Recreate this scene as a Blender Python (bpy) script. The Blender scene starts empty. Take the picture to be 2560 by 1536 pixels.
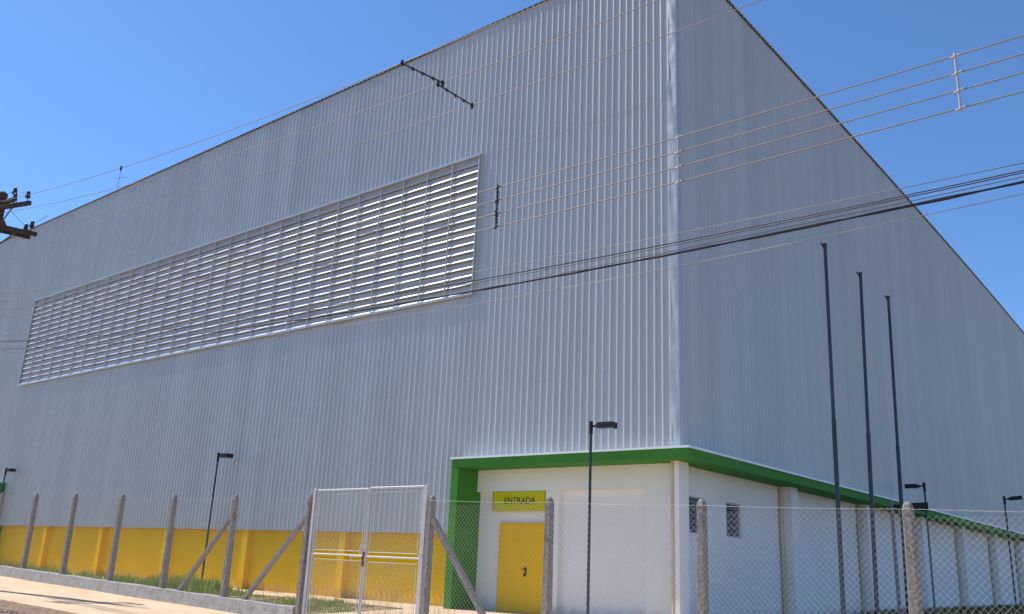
import bpy, math, random
from mathutils import Vector, Matrix
random.seed(7)
rad = math.radians

# ------------------------------------------------------------------ camera
YAW, PITCH, ROLL, FPX = 0.6899, 0.2819, 0.0438, 2204.98
fwd = Vector((-math.sin(YAW)*math.cos(PITCH), math.cos(YAW)*math.cos(PITCH), math.sin(PITCH)))
rgt = fwd.cross(Vector((0, 0, 1))).normalized()
upv = rgt.cross(fwd)
R = math.cos(ROLL)*rgt + math.sin(ROLL)*upv
U = -math.sin(ROLL)*rgt + math.cos(ROLL)*upv
cam_data = bpy.data.cameras.new("camera")
cam = bpy.data.objects.new("camera", cam_data)
bpy.context.scene.collection.objects.link(cam)
m = Matrix((R, U, -fwd)).transposed().to_4x4()
m.translation = Vector((9.366, -17.306, 1.169))
cam.matrix_world = m
cam_data.sensor_width = 36.0
cam_data.sensor_fit = 'HORIZONTAL'
cam_data.lens = FPX/2560*36.0
cam_data.clip_start = 0.1
cam_data.clip_end = 3000
bpy.context.scene.camera = cam

# ------------------------------------------------------------------ light
SUN = Vector((-6.6, -1.35, 10.0)).normalized()
world = bpy.data.worlds.new("World")
bpy.context.scene.world = world
world.use_nodes = True
wn = world.node_tree
wn.nodes.clear()
sky = wn.nodes.new("ShaderNodeTexSky")
sky.sky_type = 'NISHITA'
sky.sun_disc = False
sky.sun_elevation = math.asin(SUN.z)
sky.sun_rotation = math.atan2(SUN.x, SUN.y)
sky.altitude = 500
sky.air_density = 1.0
sky.dust_density = 0.3
sky.ozone_density = 3.0
bg = wn.nodes.new("ShaderNodeBackground")
bg.inputs["Strength"].default_value = 0.118
wo = wn.nodes.new("ShaderNodeOutputWorld")
tint = wn.nodes.new("ShaderNodeMix"); tint.data_type = 'RGBA'; tint.blend_type = 'MULTIPLY'
tint.inputs["Factor"].default_value = 1.0
tint.inputs["B"].default_value = (0.735, 1.0, 1.27, 1)      # the clear, deep blue of this day's sky
wn.links.new(sky.outputs[0], tint.inputs["A"])
wn.links.new(tint.outputs["Result"], bg.inputs["Color"])
wn.links.new(bg.outputs[0], wo.inputs["Surface"])
sd = bpy.data.lights.new("sun", 'SUN')
sd.energy = 4.9
sd.angle = rad(0.53)
sd.color = (1.0, 0.95, 0.87)
sun = bpy.data.objects.new("sun", sd)
bpy.context.scene.collection.objects.link(sun)
sun.rotation_euler = SUN.to_track_quat('Z', 'Y').to_euler()
sun.location = SUN*60
vs = bpy.context.scene.view_settings
vs.view_transform = 'Standard'
vs.look = 'None'
vs.exposure = 0.25
vs.gamma = 1.0

# ------------------------------------------------------------------ helpers
COL = bpy.context.scene.collection

def tag(o, label=None, cat=None, group=None, kind=None):
    if label: o["label"] = label
    if cat: o["category"] = cat
    if group: o["group"] = group
    if kind: o["kind"] = kind
    return o

def empty(name, loc, label=None, cat=None, group=None):
    o = bpy.data.objects.new(name, None)
    o.empty_display_size = 0.2
    COL.objects.link(o)
    o.location = loc
    return tag(o, label, cat, group)

class MB:
    def __init__(s):
        s.v = []; s.f = []
    def add(s, vs_, fs):
        b = len(s.v)
        s.v += [tuple(p) for p in vs_]
        s.f += [tuple(i+b for i in f) for f in fs]
        return s
    def box(s, x0, x1, y0, y1, z0, z1):
        return s.add([(x0,y0,z0),(x1,y0,z0),(x1,y1,z0),(x0,y1,z0),(x0,y0,z1),(x1,y0,z1),(x1,y1,z1),(x0,y1,z1)],
                     [(0,3,2,1),(4,5,6,7),(0,1,5,4),(1,2,6,5),(2,3,7,6),(3,0,4,7)])
    def frame(s, a, b):
        a = Vector(a); b = Vector(b); d = (b-a).normalized()
        h = Vector((0,0,1)) if abs(d.z) < 0.95 else Vector((0,1,0))
        x = d.cross(h).normalized(); y = x.cross(d)
        return a, b, x, y
    def bar(s, a, b, w, h=None, w2=None, h2=None):
        h = w if h is None else h; w2 = w if w2 is None else w2; h2 = h if h2 is None else h2
        a, b, x, y = s.frame(a, b)
        pts = [a+x*i*w/2+y*j*h/2 for i, j in ((-1,-1),(1,-1),(1,1),(-1,1))] + [b+x*i*w2/2+y*j*h2/2 for i, j in ((-1,-1),(1,-1),(1,1),(-1,1))]
        return s.add(pts, [(0,1,2,3),(4,7,6,5),(0,4,5,1),(1,5,6,2),(2,6,7,3),(3,7,4,0)])
    def tube(s, a, b, r, r2=None, n=8, caps=True):
        r2 = r if r2 is None else r2
        a, b, x, y = s.frame(a, b)
        pts = []
        for c, rr in ((a, r), (b, r2)):
            for k in range(n):
                t = 2*math.pi*k/n
                pts.append(c+x*rr*math.cos(t)+y*rr*math.sin(t))
        fs = [(k, n+k, n+(k+1) % n, (k+1) % n) for k in range(n)]
        if caps: fs += [tuple(range(n)), tuple(range(2*n-1, n-1, -1))]
        return s.add(pts, fs)
    def path(s, pts, r, n=6):
        P = [Vector(p) for p in pts]; base = len(s.v)
        for i, p in enumerate(P):
            d = (P[min(i+1, len(P)-1)]-P[max(i-1, 0)]).normalized()
            h = Vector((0,0,1)) if abs(d.z) < 0.95 else Vector((0,1,0))
            x = d.cross(h).normalized(); y = x.cross(d)
            rr = r[i] if isinstance(r, (list, tuple)) else r
            for k in range(n):
                t = 2*math.pi*k/n
                s.v.append(tuple(p+x*rr*math.cos(t)+y*rr*math.sin(t)))
        for i in range(len(P)-1):
            for k in range(n):
                s.f.append((base+i*n+k, base+(i+1)*n+k, base+(i+1)*n+(k+1) % n, base+i*n+(k+1) % n))
        s.f.append(tuple(base+k for k in range(n)))
        s.f.append(tuple(base+(len(P)-1)*n+k for k in range(n-1, -1, -1)))
        return s
    def lathe(s, base, prof, n=12):
        b = len(s.v); base = Vector(base)
        for r_, z in prof:
            for k in range(n):
                t = 2*math.pi*k/n
                s.v.append(tuple(base+Vector((r_*math.cos(t), r_*math.sin(t), z))))
        for i in range(len(prof)-1):
            for k in range(n):
                s.f.append((b+i*n+k, b+i*n+(k+1) % n, b+(i+1)*n+(k+1) % n, b+(i+1)*n+k))
        s.f.append(tuple(b+k for k in range(n-1, -1, -1)))
        s.f.append(tuple(b+(len(prof)-1)*n+k for k in range(n)))
        return s
    def build(s, name, mat, parent=None, smooth=False, bevel=0, label=None):
        me = bpy.data.meshes.new(name)
        v = s.v
        off = Vector((0,0,0))
        if parent is not None:
            off = world_loc(parent)
            v = [(a-off.x, b-off.y, c-off.z) for a, b, c in s.v]
        me.from_pydata(v, [], s.f)
        me.update()
        me.materials.append(mat)
        o = bpy.data.objects.new(name, me)
        COL.objects.link(o)
        if parent is not None: o.parent = parent
        if smooth:
            for p in me.polygons: p.use_smooth = True
            me.set_sharp_from_angle(angle=rad(40))
        if bevel:
            bm = o.modifiers.new("bevel", 'BEVEL'); bm.width = bevel; bm.segments = 2; bm.limit_method = 'ANGLE'
        if label: o["label"] = label
        return o

def world_loc(o):
    p = Vector((0,0,0))
    while o is not None:
        p += Vector(o.location); o = o.parent
    return p

# ------------------------------------------------------------------ materials
def mat(name, col, rough=0.6, metal=0.0, var=0.0, vscale=(1,1,1), bump=0.0, bscale=20.0, col2=None, spec=0.5, bdist=0.02, detail=5):
    """Principled with world-position noise that varies the colour and a fine bump."""
    M = bpy.data.materials.new(name); M.use_nodes = True
    nt = M.node_tree; P = nt.nodes["Principled BSDF"]
    P.inputs["Base Color"].default_value = (*col, 1)
    P.inputs["Roughness"].default_value = rough
    P.inputs["Metallic"].default_value = metal
    P.inputs["Specular IOR Level"].default_value = spec
    geo = nt.nodes.new("ShaderNodeNewGeometry")
    if var > 0 or col2:
        mp = nt.nodes.new("ShaderNodeMapping"); mp.inputs["Scale"].default_value = vscale
        nz = nt.nodes.new("ShaderNodeTexNoise"); nz.inputs["Scale"].default_value = 1.0; nz.inputs["Detail"].default_value = detail
        nz.inputs["Roughness"].default_value = 0.6
        nt.links.new(geo.outputs["Position"], mp.inputs["Vector"]); nt.links.new(mp.outputs[0], nz.inputs["Vector"])
        cr = nt.nodes.new("ShaderNodeValToRGB")
        c2 = col2 if col2 else tuple(min(1, c*(1+var)) for c in col)
        c1 = col if col2 else tuple(c*(1-var) for c in col)
        cr.color_ramp.elements[0].position = 0.33; cr.color_ramp.elements[0].color = (*c1, 1)
        cr.color_ramp.elements[1].position = 0.67; cr.color_ramp.elements[1].color = (*c2, 1)
        nt.links.new(nz.outputs["Fac"], cr.inputs[0]); nt.links.new(cr.outputs[0], P.inputs["Base Color"])
    if bump > 0:
        nb = nt.nodes.new("ShaderNodeTexNoise"); nb.inputs["Scale"].default_value = bscale; nb.inputs["Detail"].default_value = 6
        bp = nt.nodes.new("ShaderNodeBump"); bp.inputs["Strength"].default_value = bump; bp.inputs["Distance"].default_value = bdist
        nt.links.new(geo.outputs["Position"], nb.inputs["Vector"]); nt.links.new(nb.outputs["Fac"], bp.inputs["Height"])
        nt.links.new(bp.outputs[0], P.inputs["Normal"])
    return M

def mix_over(M, col, scale, lo, hi, stretch=(1,1,1), amount=1.0, obj_coords=False):
    """lay a second noise-masked colour over the material's base colour"""
    nt = M.node_tree; P = nt.nodes["Principled BSDF"]
    geo = nt.nodes.new("ShaderNodeNewGeometry")
    mp = nt.nodes.new("ShaderNodeMapping"); mp.inputs["Scale"].default_value = stretch
    nz = nt.nodes.new("ShaderNodeTexNoise"); nz.inputs["Scale"].default_value = scale; nz.inputs["Detail"].default_value = 8
    nt.links.new(geo.outputs["Position"], mp.inputs["Vector"]); nt.links.new(mp.outputs[0], nz.inputs["Vector"])
    mr = nt.nodes.new("ShaderNodeMapRange"); mr.inputs["From Min"].default_value = lo; mr.inputs["From Max"].default_value = hi
    mr.inputs["To Max"].default_value = amount
    nt.links.new(nz.outputs["Fac"], mr.inputs["Value"])
    mx = nt.nodes.new("ShaderNodeMix"); mx.data_type = 'RGBA'
    src = P.inputs["Base Color"]
    if src.links:
        nt.links.new(src.links[0].from_socket, mx.inputs["A"])
    else:
        mx.inputs["A"].default_value = src.default_value
    mx.inputs["B"].default_value = (*col, 1)
    nt.links.new(mr.outputs[0], mx.inputs["Factor"]); nt.links.new(mx.outputs["Result"], src)
    return M

M_clad = mat("galvanised_cladding", (0.50,0.508,0.49), 0.42, 0.2, var=0.04, vscale=(1.3,1.3,0.05), bump=0.05, bscale=6)
mix_over(M_clad, (0.42,0.42,0.415), 1.0, 0.52, 0.75, (3.0,3.0,0.12), 0.5)
nt = M_clad.node_tree; P_ = nt.nodes["Principled BSDF"]          # sheet-to-sheet tone differences (five ribs a sheet)
ge = nt.nodes.new("ShaderNodeNewGeometry"); sx = nt.nodes.new("ShaderNodeSeparateXYZ"); ad = nt.nodes.new("ShaderNodeMath"); ad.operation = 'ADD'
dv = nt.nodes.new("ShaderNodeMath"); dv.operation = 'DIVIDE'; dv.inputs[1].default_value = 1.0175
fl_ = nt.nodes.new("ShaderNodeMath"); fl_.operation = 'FLOOR'; wn_ = nt.nodes.new("ShaderNodeTexWhiteNoise"); wn_.noise_dimensions = '1D'
mr = nt.nodes.new("ShaderNodeMapRange"); mr.inputs["To Min"].default_value = 0.955; mr.inputs["To Max"].default_value = 1.035
vm = nt.nodes.new("ShaderNodeVectorMath"); vm.operation = 'SCALE'
nt.links.new(ge.outputs["Position"], sx.inputs[0]); nt.links.new(sx.outputs["X"], ad.inputs[0]); nt.links.new(sx.outputs["Y"], ad.inputs[1])
nt.links.new(ad.outputs[0], dv.inputs[0]); nt.links.new(dv.outputs[0], fl_.inputs[0]); nt.links.new(fl_.outputs[0], wn_.inputs["W"]); nt.links.new(wn_.outputs["Value"], mr.inputs["Value"])
nt.links.new(P_.inputs["Base Color"].links[0].from_socket, vm.inputs[0]); nt.links.new(mr.outputs[0], vm.inputs["Scale"]); nt.links.new(vm.outputs[0], P_.inputs["Base Color"])
M_flash2 = mat("pale_canopy_flashing", (0.78,0.80,0.82), 0.4, 0.1, var=0.06, vscale=(1.5,1.5,3))
M_flash = mat("galvanised_flashing", (0.44,0.46,0.46), 0.40, 0.35, var=0.05, vscale=(2,2,0.8), bump=0.18, bscale=3.5, bdist=0.05)
M_louvre = mat("galvanised_louvre", (0.56,0.575,0.59), 0.50, 0.30, var=0.08, vscale=(1,1,3), bump=0.05, bscale=8)
M_frame = mat("grey_steel_frame", (0.48,0.48,0.49), 0.5, 0.3, var=0.08, vscale=(2,2,2))
M_yellow = mat("yellow_wall_paint", (0.90,0.52,0.0), 0.6, var=0.04, vscale=(1,1,1), bump=0.12, bscale=60, spec=0.04)
mix_over(M_yellow, (0.55,0.33,0.03), 2.0, 0.58, 0.85, (1,1,0.6), 0.35)
M_door = mat("yellow_door_paint", (0.90,0.51,0.0), 0.45, var=0.03, vscale=(2,2,2), spec=0.04)
M_green = mat("green_paint", (0.068,0.245,0.045), 0.6, var=0.06, vscale=(2,2,2), bump=0.15, bscale=50, spec=0.04)
M_white = mat("white_wall_paint", (0.84,0.82,0.785), 0.7, var=0.03, vscale=(0.8,0.8,0.4), bump=0.12, bscale=55, spec=0.12)
mix_over(M_white, (0.58,0.54,0.46), 1.6, 0.60, 0.85, (1,1,0.3), 0.30)
M_pipe = mat("beige_pipe", (0.62,0.50,0.36), 0.5, var=0.08, vscale=(4,4,1), spec=0.12)
M_sign = mat("sign_yellow_green", (0.58,0.54,0.012), 0.5, spec=0.12)
M_signg = mat("sign_green", (0.03,0.22,0.06), 0.5)
M_ink = mat("sign_lettering", (0.03,0.035,0.02), 0.6)
M_black = mat("black_metal", (0.008,0.008,0.010), 0.6, 0.0)
M_dark = mat("dark_grey_pole", (0.035,0.045,0.065), 0.45, 0.2, var=0.15, vscale=(3,3,1))
M_glass = mat("louvre_glass", (0.16,0.20,0.24), 0.12, 0.0, spec=0.8)
M_shadow = mat("shade_black", (0.03,0.032,0.035), 0.9)  # near-black colour that paints in the shade of gaps and unlit rooms
M_conc = mat("cast_concrete", (0.205,0.175,0.155), 0.9, col2=(0.36,0.315,0.285), vscale=(28,28,14), bump=0.8, bscale=45, bdist=0.015)
mix_over(M_conc, (0.11,0.085,0.07), 9.0, 0.55, 0.75, (1,1,0.5), 0.6)
M_curb = mat("rough_render", (0.36,0.34,0.32), 0.95, col2=(0.50,0.475,0.45), vscale=(5,5,5), bump=1.0, bscale=30, bdist=0.04)
mix_over(M_curb, (0.25,0.19,0.14), 1.2, 0.52, 0.75, (1,1,4), 0.4)
M_walk = mat("pale_pavement", (0.52,0.37,0.225), 0.9, col2=(0.63,0.49,0.33), vscale=(0.9,1.6,1), bump=0.35, bscale=30, bdist=0.01)
mix_over(M_walk, (0.62,0.36,0.19), 0.8, 0.52, 0.75, (1,2.5,1), 0.5)
M_kerb = mat("eroded_kerb", (0.20,0.12,0.07), 0.95, col2=(0.33,0.22,0.145), vscale=(9,9,9), bump=1.0, bscale=22, bdist=0.05)
M_road = mat("asphalt", (0.17,0.15,0.14), 0.95, col2=(0.24,0.215,0.20), vscale=(3,3,3), bump=0.9, bscale=60, bdist=0.02)
mix_over(M_road, (0.33,0.24,0.17), 1.4, 0.5, 0.7, (1,1,1), 0.6)
M_soil = mat("soil", (0.22,0.14,0.075), 0.95, col2=(0.40,0.28,0.17), vscale=(1.3,1.3,1.3), bump=0.6, bscale=20)
def splash(M, col, top, amount):
    nt = M.node_tree; P = nt.nodes["Principled BSDF"]
    ge = nt.nodes.new("ShaderNodeNewGeometry"); sx = nt.nodes.new("ShaderNodeSeparateXYZ"); nt.links.new(ge.outputs["Position"], sx.inputs[0])
    nz = nt.nodes.new("ShaderNodeTexNoise"); nz.inputs["Scale"].default_value = 3.5; nz.inputs["Detail"].default_value = 9; nz.inputs["Roughness"].default_value = 0.7
    nt.links.new(ge.outputs["Position"], nz.inputs["Vector"])
    ad = nt.nodes.new("ShaderNodeMath"); ad.operation = 'MULTIPLY_ADD'; ad.inputs[1].default_value = -0.9; nt.links.new(nz.outputs["Fac"], ad.inputs[0]); nt.links.new(sx.outputs["Z"], ad.inputs[2])
    mr = nt.nodes.new("ShaderNodeMapRange"); mr.inputs["From Min"].default_value = -0.5; mr.inputs["From Max"].default_value = top-0.45
    mr.inputs["To Min"].default_value = amount; mr.inputs["To Max"].default_value = 0.0; nt.links.new(ad.outputs[0], mr.inputs["Value"])
    mx = nt.nodes.new("ShaderNodeMix"); mx.data_type = 'RGBA'; nt.links.new(P.inputs["Base Color"].links[0].from_socket, mx.inputs["A"])
    mx.inputs["B"].default_value = (*col, 1); nt.links.new(mr.outputs[0], mx.inputs["Factor"]); nt.links.new(mx.outputs["Result"], P.inputs["Base Color"])
splash(M_yellow, (0.40,0.24,0.10), 0.35, 0.75)
splash(M_white, (0.42,0.30,0.19), 0.28, 0.6)
M_wire = mat("galvanised_wire", (0.47,0.44,0.41), 0.6, 0.0)
M_gate = mat("grey_white_gate_paint", (0.60,0.565,0.54), 0.45, 0.0, var=0.08, vscale=(3,3,3))
mix_over(M_gate, (0.34,0.20,0.13), 7.0, 0.66, 0.74, (1,1,1), 0.7)
M_alu = mat("bare_aluminium_cable", (0.27,0.24,0.21), 0.6, 0.0, spec=0.2)
M_bcable = mat("black_cable", (0.015,0.016,0.02), 0.6)
M_tcable = mat("weathered_cable", (0.07,0.07,0.08), 0.6, col2=(0.32,0.29,0.26), vscale=(1.2,1.2,1.2))
M_wood = mat("weathered_timber", (0.035,0.024,0.020), 0.9, col2=(0.085,0.06,0.045), vscale=(3,3,1), bump=0.5, bscale=25)
M_porc = mat("brown_porcelain", (0.035,0.02,0.022), 0.25)
M_rust = mat("rusty_steel", (0.14,0.06,0.04), 0.8)
M_spw = mat("grey_spacer_plastic", (0.42,0.39,0.37), 0.6)

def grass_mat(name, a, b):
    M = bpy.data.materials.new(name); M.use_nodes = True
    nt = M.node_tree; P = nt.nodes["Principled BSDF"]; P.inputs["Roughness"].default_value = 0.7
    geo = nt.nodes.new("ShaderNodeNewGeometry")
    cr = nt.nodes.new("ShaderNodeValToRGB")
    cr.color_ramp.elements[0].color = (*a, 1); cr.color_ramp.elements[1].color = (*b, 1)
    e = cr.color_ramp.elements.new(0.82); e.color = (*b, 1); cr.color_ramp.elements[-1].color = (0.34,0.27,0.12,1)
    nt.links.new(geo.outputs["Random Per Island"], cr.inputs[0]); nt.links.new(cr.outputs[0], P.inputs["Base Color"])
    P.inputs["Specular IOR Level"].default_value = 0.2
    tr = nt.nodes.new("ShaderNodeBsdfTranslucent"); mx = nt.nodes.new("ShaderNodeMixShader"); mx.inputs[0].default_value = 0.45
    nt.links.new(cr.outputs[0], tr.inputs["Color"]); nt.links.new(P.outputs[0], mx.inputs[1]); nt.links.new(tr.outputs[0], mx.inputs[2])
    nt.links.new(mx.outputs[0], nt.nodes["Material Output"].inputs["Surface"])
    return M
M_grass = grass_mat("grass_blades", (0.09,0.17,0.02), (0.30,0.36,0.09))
M_grass2 = grass_mat("grass_blades_with_shade", (0.03,0.07,0.015), (0.08,0.14,0.03))  # darker copy of the grass, with the hall's shade put into its colour

# ------------------------------------------------------------------ ground
def fence_y(x): return -6.03 - 0.0314*(x+19.2)
def slope(x): return -0.018*(max(-70, min(50, x))+6.3)
def ground_z(x, y):
    s = slope(x)
    t = min(1, max(0, (y+6.3)/4.3)); t = t*t*(3-2*t)
    z = s*(1-t)
    # low bank beside the right-hand wall
    k = min(1, max(0, (x+0.4)/1.0)) * min(1, max(0, (y-6)/5.0))
    z += 0.24*k*(1-min(1, max(0, (x-8)/20)))
    return z

def grid(xs, ys, fz, name, mt, kind='structure', label=None):
    b = MB()
    for y in ys:
        for x in xs: b.v.append((x, y, fz(x, y)))
    n = len(xs)
    for j in range(len(ys)-1):
        for i in range(n-1):
            b.f.append((j*n+i, j*n+i+1, (j+1)*n+i+1, (j+1)*n+i))
    o = b.build(name, mt, smooth=True)
    o["kind"] = kind
    if label: o["label"] = label
    return o
def lin(a, b, n): return [a+(b-a)*i/(n-1) for i in range(n)]

xs = [-1500,-600,-300,-150]+lin(-100, 60, 81)+[100,200,500,1500]
ysb = [-1500,-500,-200,-100,-60,-40,-30,-24,-20]+lin(-17.6, 60, 98)+[80,140,300,700,1500]
def gz(x, y):
    if y < -6.35: return slope(x)-0.30
    return ground_z(x, y)-0.004
grid(xs, ysb, gz, "ground", M_soil)
# pavement sheet between the low wall and the kerb
xw = lin(-70, 45, 116)
def pav_z(x, y): return slope(x)+0.012*math.sin(x*1.7+y)*0.3
b = MB()
for x in xw:
    for y in (-9.44, -8.9, -8.2, -7.5, -6.9, fence_y(x)-0.02): b.v.append((x, y, slope(x)+0.006*math.sin(x*1.3+y*2.1)))
for i in range(len(xw)-1):
    for j in range(5): b.f.append((i*6+j, (i+1)*6+j, (i+1)*6+j+1, i*6+j+1))
# outer lip of the slab down to the gutter
n0 = len(b.v)
o = b.build("pavement", M_walk, smooth=True); o["kind"] = "structure"
# kerb: a strip of eroded concrete
b = MB(); xk = lin(-60, 30, 901)
for x in xk:
    r1 = random.uniform(-0.012, 0.012); r2 = random.uniform(-0.02, 0.02); w = 0.02*math.sin(x*3.1)+0.012*math.sin(x*9.7)
    z = slope(x)
    for (dy, dz) in ((0.03,-0.02),(0.0,0.008+r1*0.4),(-0.05+w*0.5,0.004+r1),(-0.11+w,-0.03+r1),(-0.16+w+r2,-0.075+r2*0.5),(-0.24+w+r2,-0.105),(-0.30,-0.16)):
        b.v.append((x, -9.46+dy, z+dz))
for i in range(len(xk)-1):
    for j in range(6): b.f.append((i*7+j+1, i*7+j, (i+1)*7+j, (i+1)*7+j+1))
o = b.build("kerb", M_kerb, smooth=True); o["kind"] = "structure"
grid(lin(-90, 60, 76), [-16.9,-15,-13,-11,-10.2,-9.62], lambda x, y: slope(x)-0.115+0.0*y, "road", M_road)
grid(lin(-90, 60, 76), [-24,-20,-18,-16.9], lambda x, y: slope(x)-0.04, "far_pavement", M_walk)
# loose grit along the gutter
b = MB()
for i in range(900):
    x = random.uniform(-14, -4); y = -9.70-abs(random.gauss(0, 0.22)); s = random.uniform(0.006, 0.022)
    z = slope(x)-0.115+s*0.4
    b.add([(x-s,y,z-s*.4),(x,y-s,z-s*.4),(x+s,y,z-s*.4),(x,y+s,z-s*.4),(x+random.uniform(-s,s)*.4,y,z+s*.8)], [(0,1,4),(1,2,4),(2,3,4),(3,0,4)])
tag(b.build("gutter_grit", M_kerb), kind="stuff", label="loose brown grit scattered in the gutter below the kerb")

# concrete apron along the front of the hall and the entrance patio (follows the ground)
def sheet(x0, x1, y0, y1, dz, name, mt, nx=60, ny=14, wob=0.0):
    b = MB(); X_ = lin(x0, x1, nx)
    for x in X_:
        ya = (y0(x) if callable(y0) else y0) + wob*(math.sin(x*2.3)+0.6*math.sin(x*5.9+1)+0.4*math.sin(x*13.1))
        for j in range(ny):
            y = ya+(y1-ya)*j/(ny-1)
            b.v.append((x, y, ground_z(x, y)+dz))
    for i in range(nx-1):
        for j in range(ny-1): b.f.append((i*ny+j, (i+1)*ny+j, (i+1)*ny+j+1, i*ny+j+1))
    o = b.build(name, mt); o["kind"] = "structure"; return o
def apron_y(x):
    t = min(1, max(0, (x+6.6)/1.6)); t = t*t*(3-2*t)
    return -1.55*(1-t)+(-6.45)*t
sheet(-42, 4.6, apron_y, 0.55, 0.012, "apron", M_walk, nx=400, ny=24, wob=0.05)

def blades(n, fx, h0, h1, name, mt, label, w=0.012):
    b = MB(); k = 0
    while k < n:
        p = fx()
        if p is None: continue
        x, y, hs = p; k += 1
        z = ground_z(x, y); h = random.uniform(h0, h1)*hs; a = random.uniform(0, 6.283); l = random.uniform(0.1, 0.6)*h
        ca, sa = math.cos(a), math.sin(a); ww = w*random.uniform(0.6, 1.3)
        px, py = -sa*ww/2, ca*ww/2
        b.add([(x-px,y-py,z-0.01),(x+px,y+py,z-0.01),(x+ca*l*.4+px*.7,y+sa*l*.4+py*.7,z+h*.6),(x+ca*l*.4-px*.7,y+sa*l*.4-py*.7,z+h*.6),(x+ca*l,y+sa*l,z+h)],
              [(0,1,2,3),(3,2,4)])
    o = b.build(name, mt); tag(o, label, kind="stuff"); return o
def gden(x, y):
    return 0.5+0.5*(0.5*math.sin(x*1.1+y*0.7)+0.3*math.sin(x*2.9-y*1.9)+0.35*math.sin(x*0.43+2)+0.25*math.sin(x*6.1+y*4.7))
def f_front():
    x = random.uniform(-36, -4.9) if random.random() < 0.65 else random.uniform(-16, -4.9)
    y = random.uniform(fence_y(x)+0.06, apron_y(x)+0.15)
    d = gden(x, y); near = min(1, max(0.12, (-x-6)/8.0)); 
    if random.random() > (0.08+1.1*d*d)*max(0.5, near): return None
    hs = (0.12+1.1*d*d)*(0.5+0.5*near)*random.choice((0.5,0.7,1.0,1.15))
    if y > apron_y(x)-0.25: hs *= 0.7
    return x, y, hs
blades(52000, f_front, 0.08, 0.40, "grass", M_grass, "green grass growing between the chain-link fence and the yellow wall", w=0.02)
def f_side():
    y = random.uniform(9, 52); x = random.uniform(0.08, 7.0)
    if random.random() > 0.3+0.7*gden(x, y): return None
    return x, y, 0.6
blades(26000, f_side, 0.06, 0.22, "shade_coloured_grass", M_grass2, "grass along the white side wall, coloured darker for the shade there")
def f_stalk():
    x = random.uniform(-7.5, -3.4); y = random.uniform(-6.2, -2.2)
    return x, y, 1.0
blades(260, f_stalk, 0.22, 0.55, "dry_weeds", grass_mat("dry_weed_stalks", (0.16,0.12,0.05), (0.30,0.22,0.10)), "thin dry weed stalks standing in the grass behind the gate", w=0.006)

# ------------------------------------------------------------------ the hall
H = 16.70
XL = -42.0; YB = 50.0
hall = empty("sports_hall", (0, 0, 0), "huge grey corrugated-metal hall with yellow base wall, green canopy and white entrance block", "building")
def roof_h(y): return H + 0.27*(1-((min(y, 48.5)-24.0)/24.0)**2)

def ribbed(length, pitch, start, depth, zlo, ztop, to3d, lap=5):
    """trapezoidal sheet: list of profile points (s, d), extruded from zlo(s) to ztop(s)"""
    prof = []
    s = start; k = 0
    while s+pitch <= length:
        lap_ = k % lap == 0
        dd = depth*(1.10 if lap_ else random.uniform(0.94, 1.02)); q = 1.25 if lap_ else random.uniform(0.92, 1.06)
        c = s+pitch*0.5; j = random.uniform(-0.0007, 0.0007)
        for (a, h) in ((-0.090,0.0),(-0.046,0.0),(-0.018,0.86),(-0.011,0.96),(-0.003,1.0),(0.006,1.0),(0.013,0.95),(0.044,0.0),(0.088,0.0)):
            prof.append((c+a*(q if abs(a) < 0.06 else 1), h*dd+(j if h == 0 else 0)))
        s += pitch; k += 1
    prof.append((s, 0.0))
    return prof

def clad_mesh(prof, f, levels):
    """levels: list of functions z(s) (bottom .. top); f(s, d, z) -> point"""
    b = MB(); n = len(prof)
    for lv in levels:
        for s, d in prof: b.v.append(f(s, d, lv(s)))
    for j in range(len(levels)-1):
        for i in range(n-1): b.f.append((j*n+i, j*n+i+1, (j+1)*n+i+1, (j+1)*n+i))
    return b

LX0, LX1, LZ0, LZ1 = -34.89, -6.31, 8.25, 12.41
SEAM = 12.40
# front cladding in strips around the louvre opening; the upper course laps over the lower one by 4 mm
random.seed(3)
P_all = ribbed(42.0, 0.2035, 0.0, 0.031, None, None, None)
pf = [(XL+s, d) for s, d in P_all]
def part(prof, a, b_): return [(s, d) for s, d in prof if a <= s <= b_]
def front(off): return lambda s, d, z: (s, -d-off, z)
up = clad_mesh(pf, front(0.005), [lambda s: SEAM-0.06, lambda s: 13.4, lambda s: 15.0, lambda s: H])
up.build("upper_front_cladding", M_clad, hall)
lowp = clad_mesh(pf, front(0.0), [lambda s: 1.82, lambda s: 4.0, lambda s: 6.2, lambda s: LZ0+0.02])
# trim the strip behind the entrance canopies to start above them
lowp2 = MB()
def emit(prof, z0, z1):
    q = clad_mesh(prof, front(0.0), [lambda s: z0, lambda s: (z0+z1)/2, lambda s: z1]); lowp2.add(q.v, q.f)
emit(part(pf, -34.5, -6.3), 1.82, LZ0+0.02)
emit(part(pf, -6.35, 0), 3.60, LZ0+0.02)
emit(part(pf, XL, -34.46), 3.60, LZ0+0.02)
emit(part(pf, XL, LX0+0.02), LZ0+0.02, SEAM)
emit(part(pf, LX1-0.02, 0), LZ0+0.02, SEAM)
lowp2.build("lower_front_cladding", M_clad, hall)
# side cladding
P_s = ribbed(YB, 0.2035, 0.16, 0.027, None, None, None)
def side(off): return lambda s, d, z: (d+off, s, z)
clad_mesh(P_s, side(0.005), [lambda s: SEAM-0.06, lambda s: 14.4, lambda s: roof_h(s)]).build("upper_side_cladding", M_clad, hall)
clad_mesh(P_s, side(0.0), [lambda s: 3.60, lambda s: 8.0, lambda s: SEAM]).build("lower_side_cladding", M_clad, hall)
# far sides closed plainly
b = MB(); b.box(XL, XL+0.02, 0.0, YB, 0, H); b.box(XL, 0.0, YB, YB+0.02, 0, H); b.build("rear_cladding", M_clad, hall)
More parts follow.
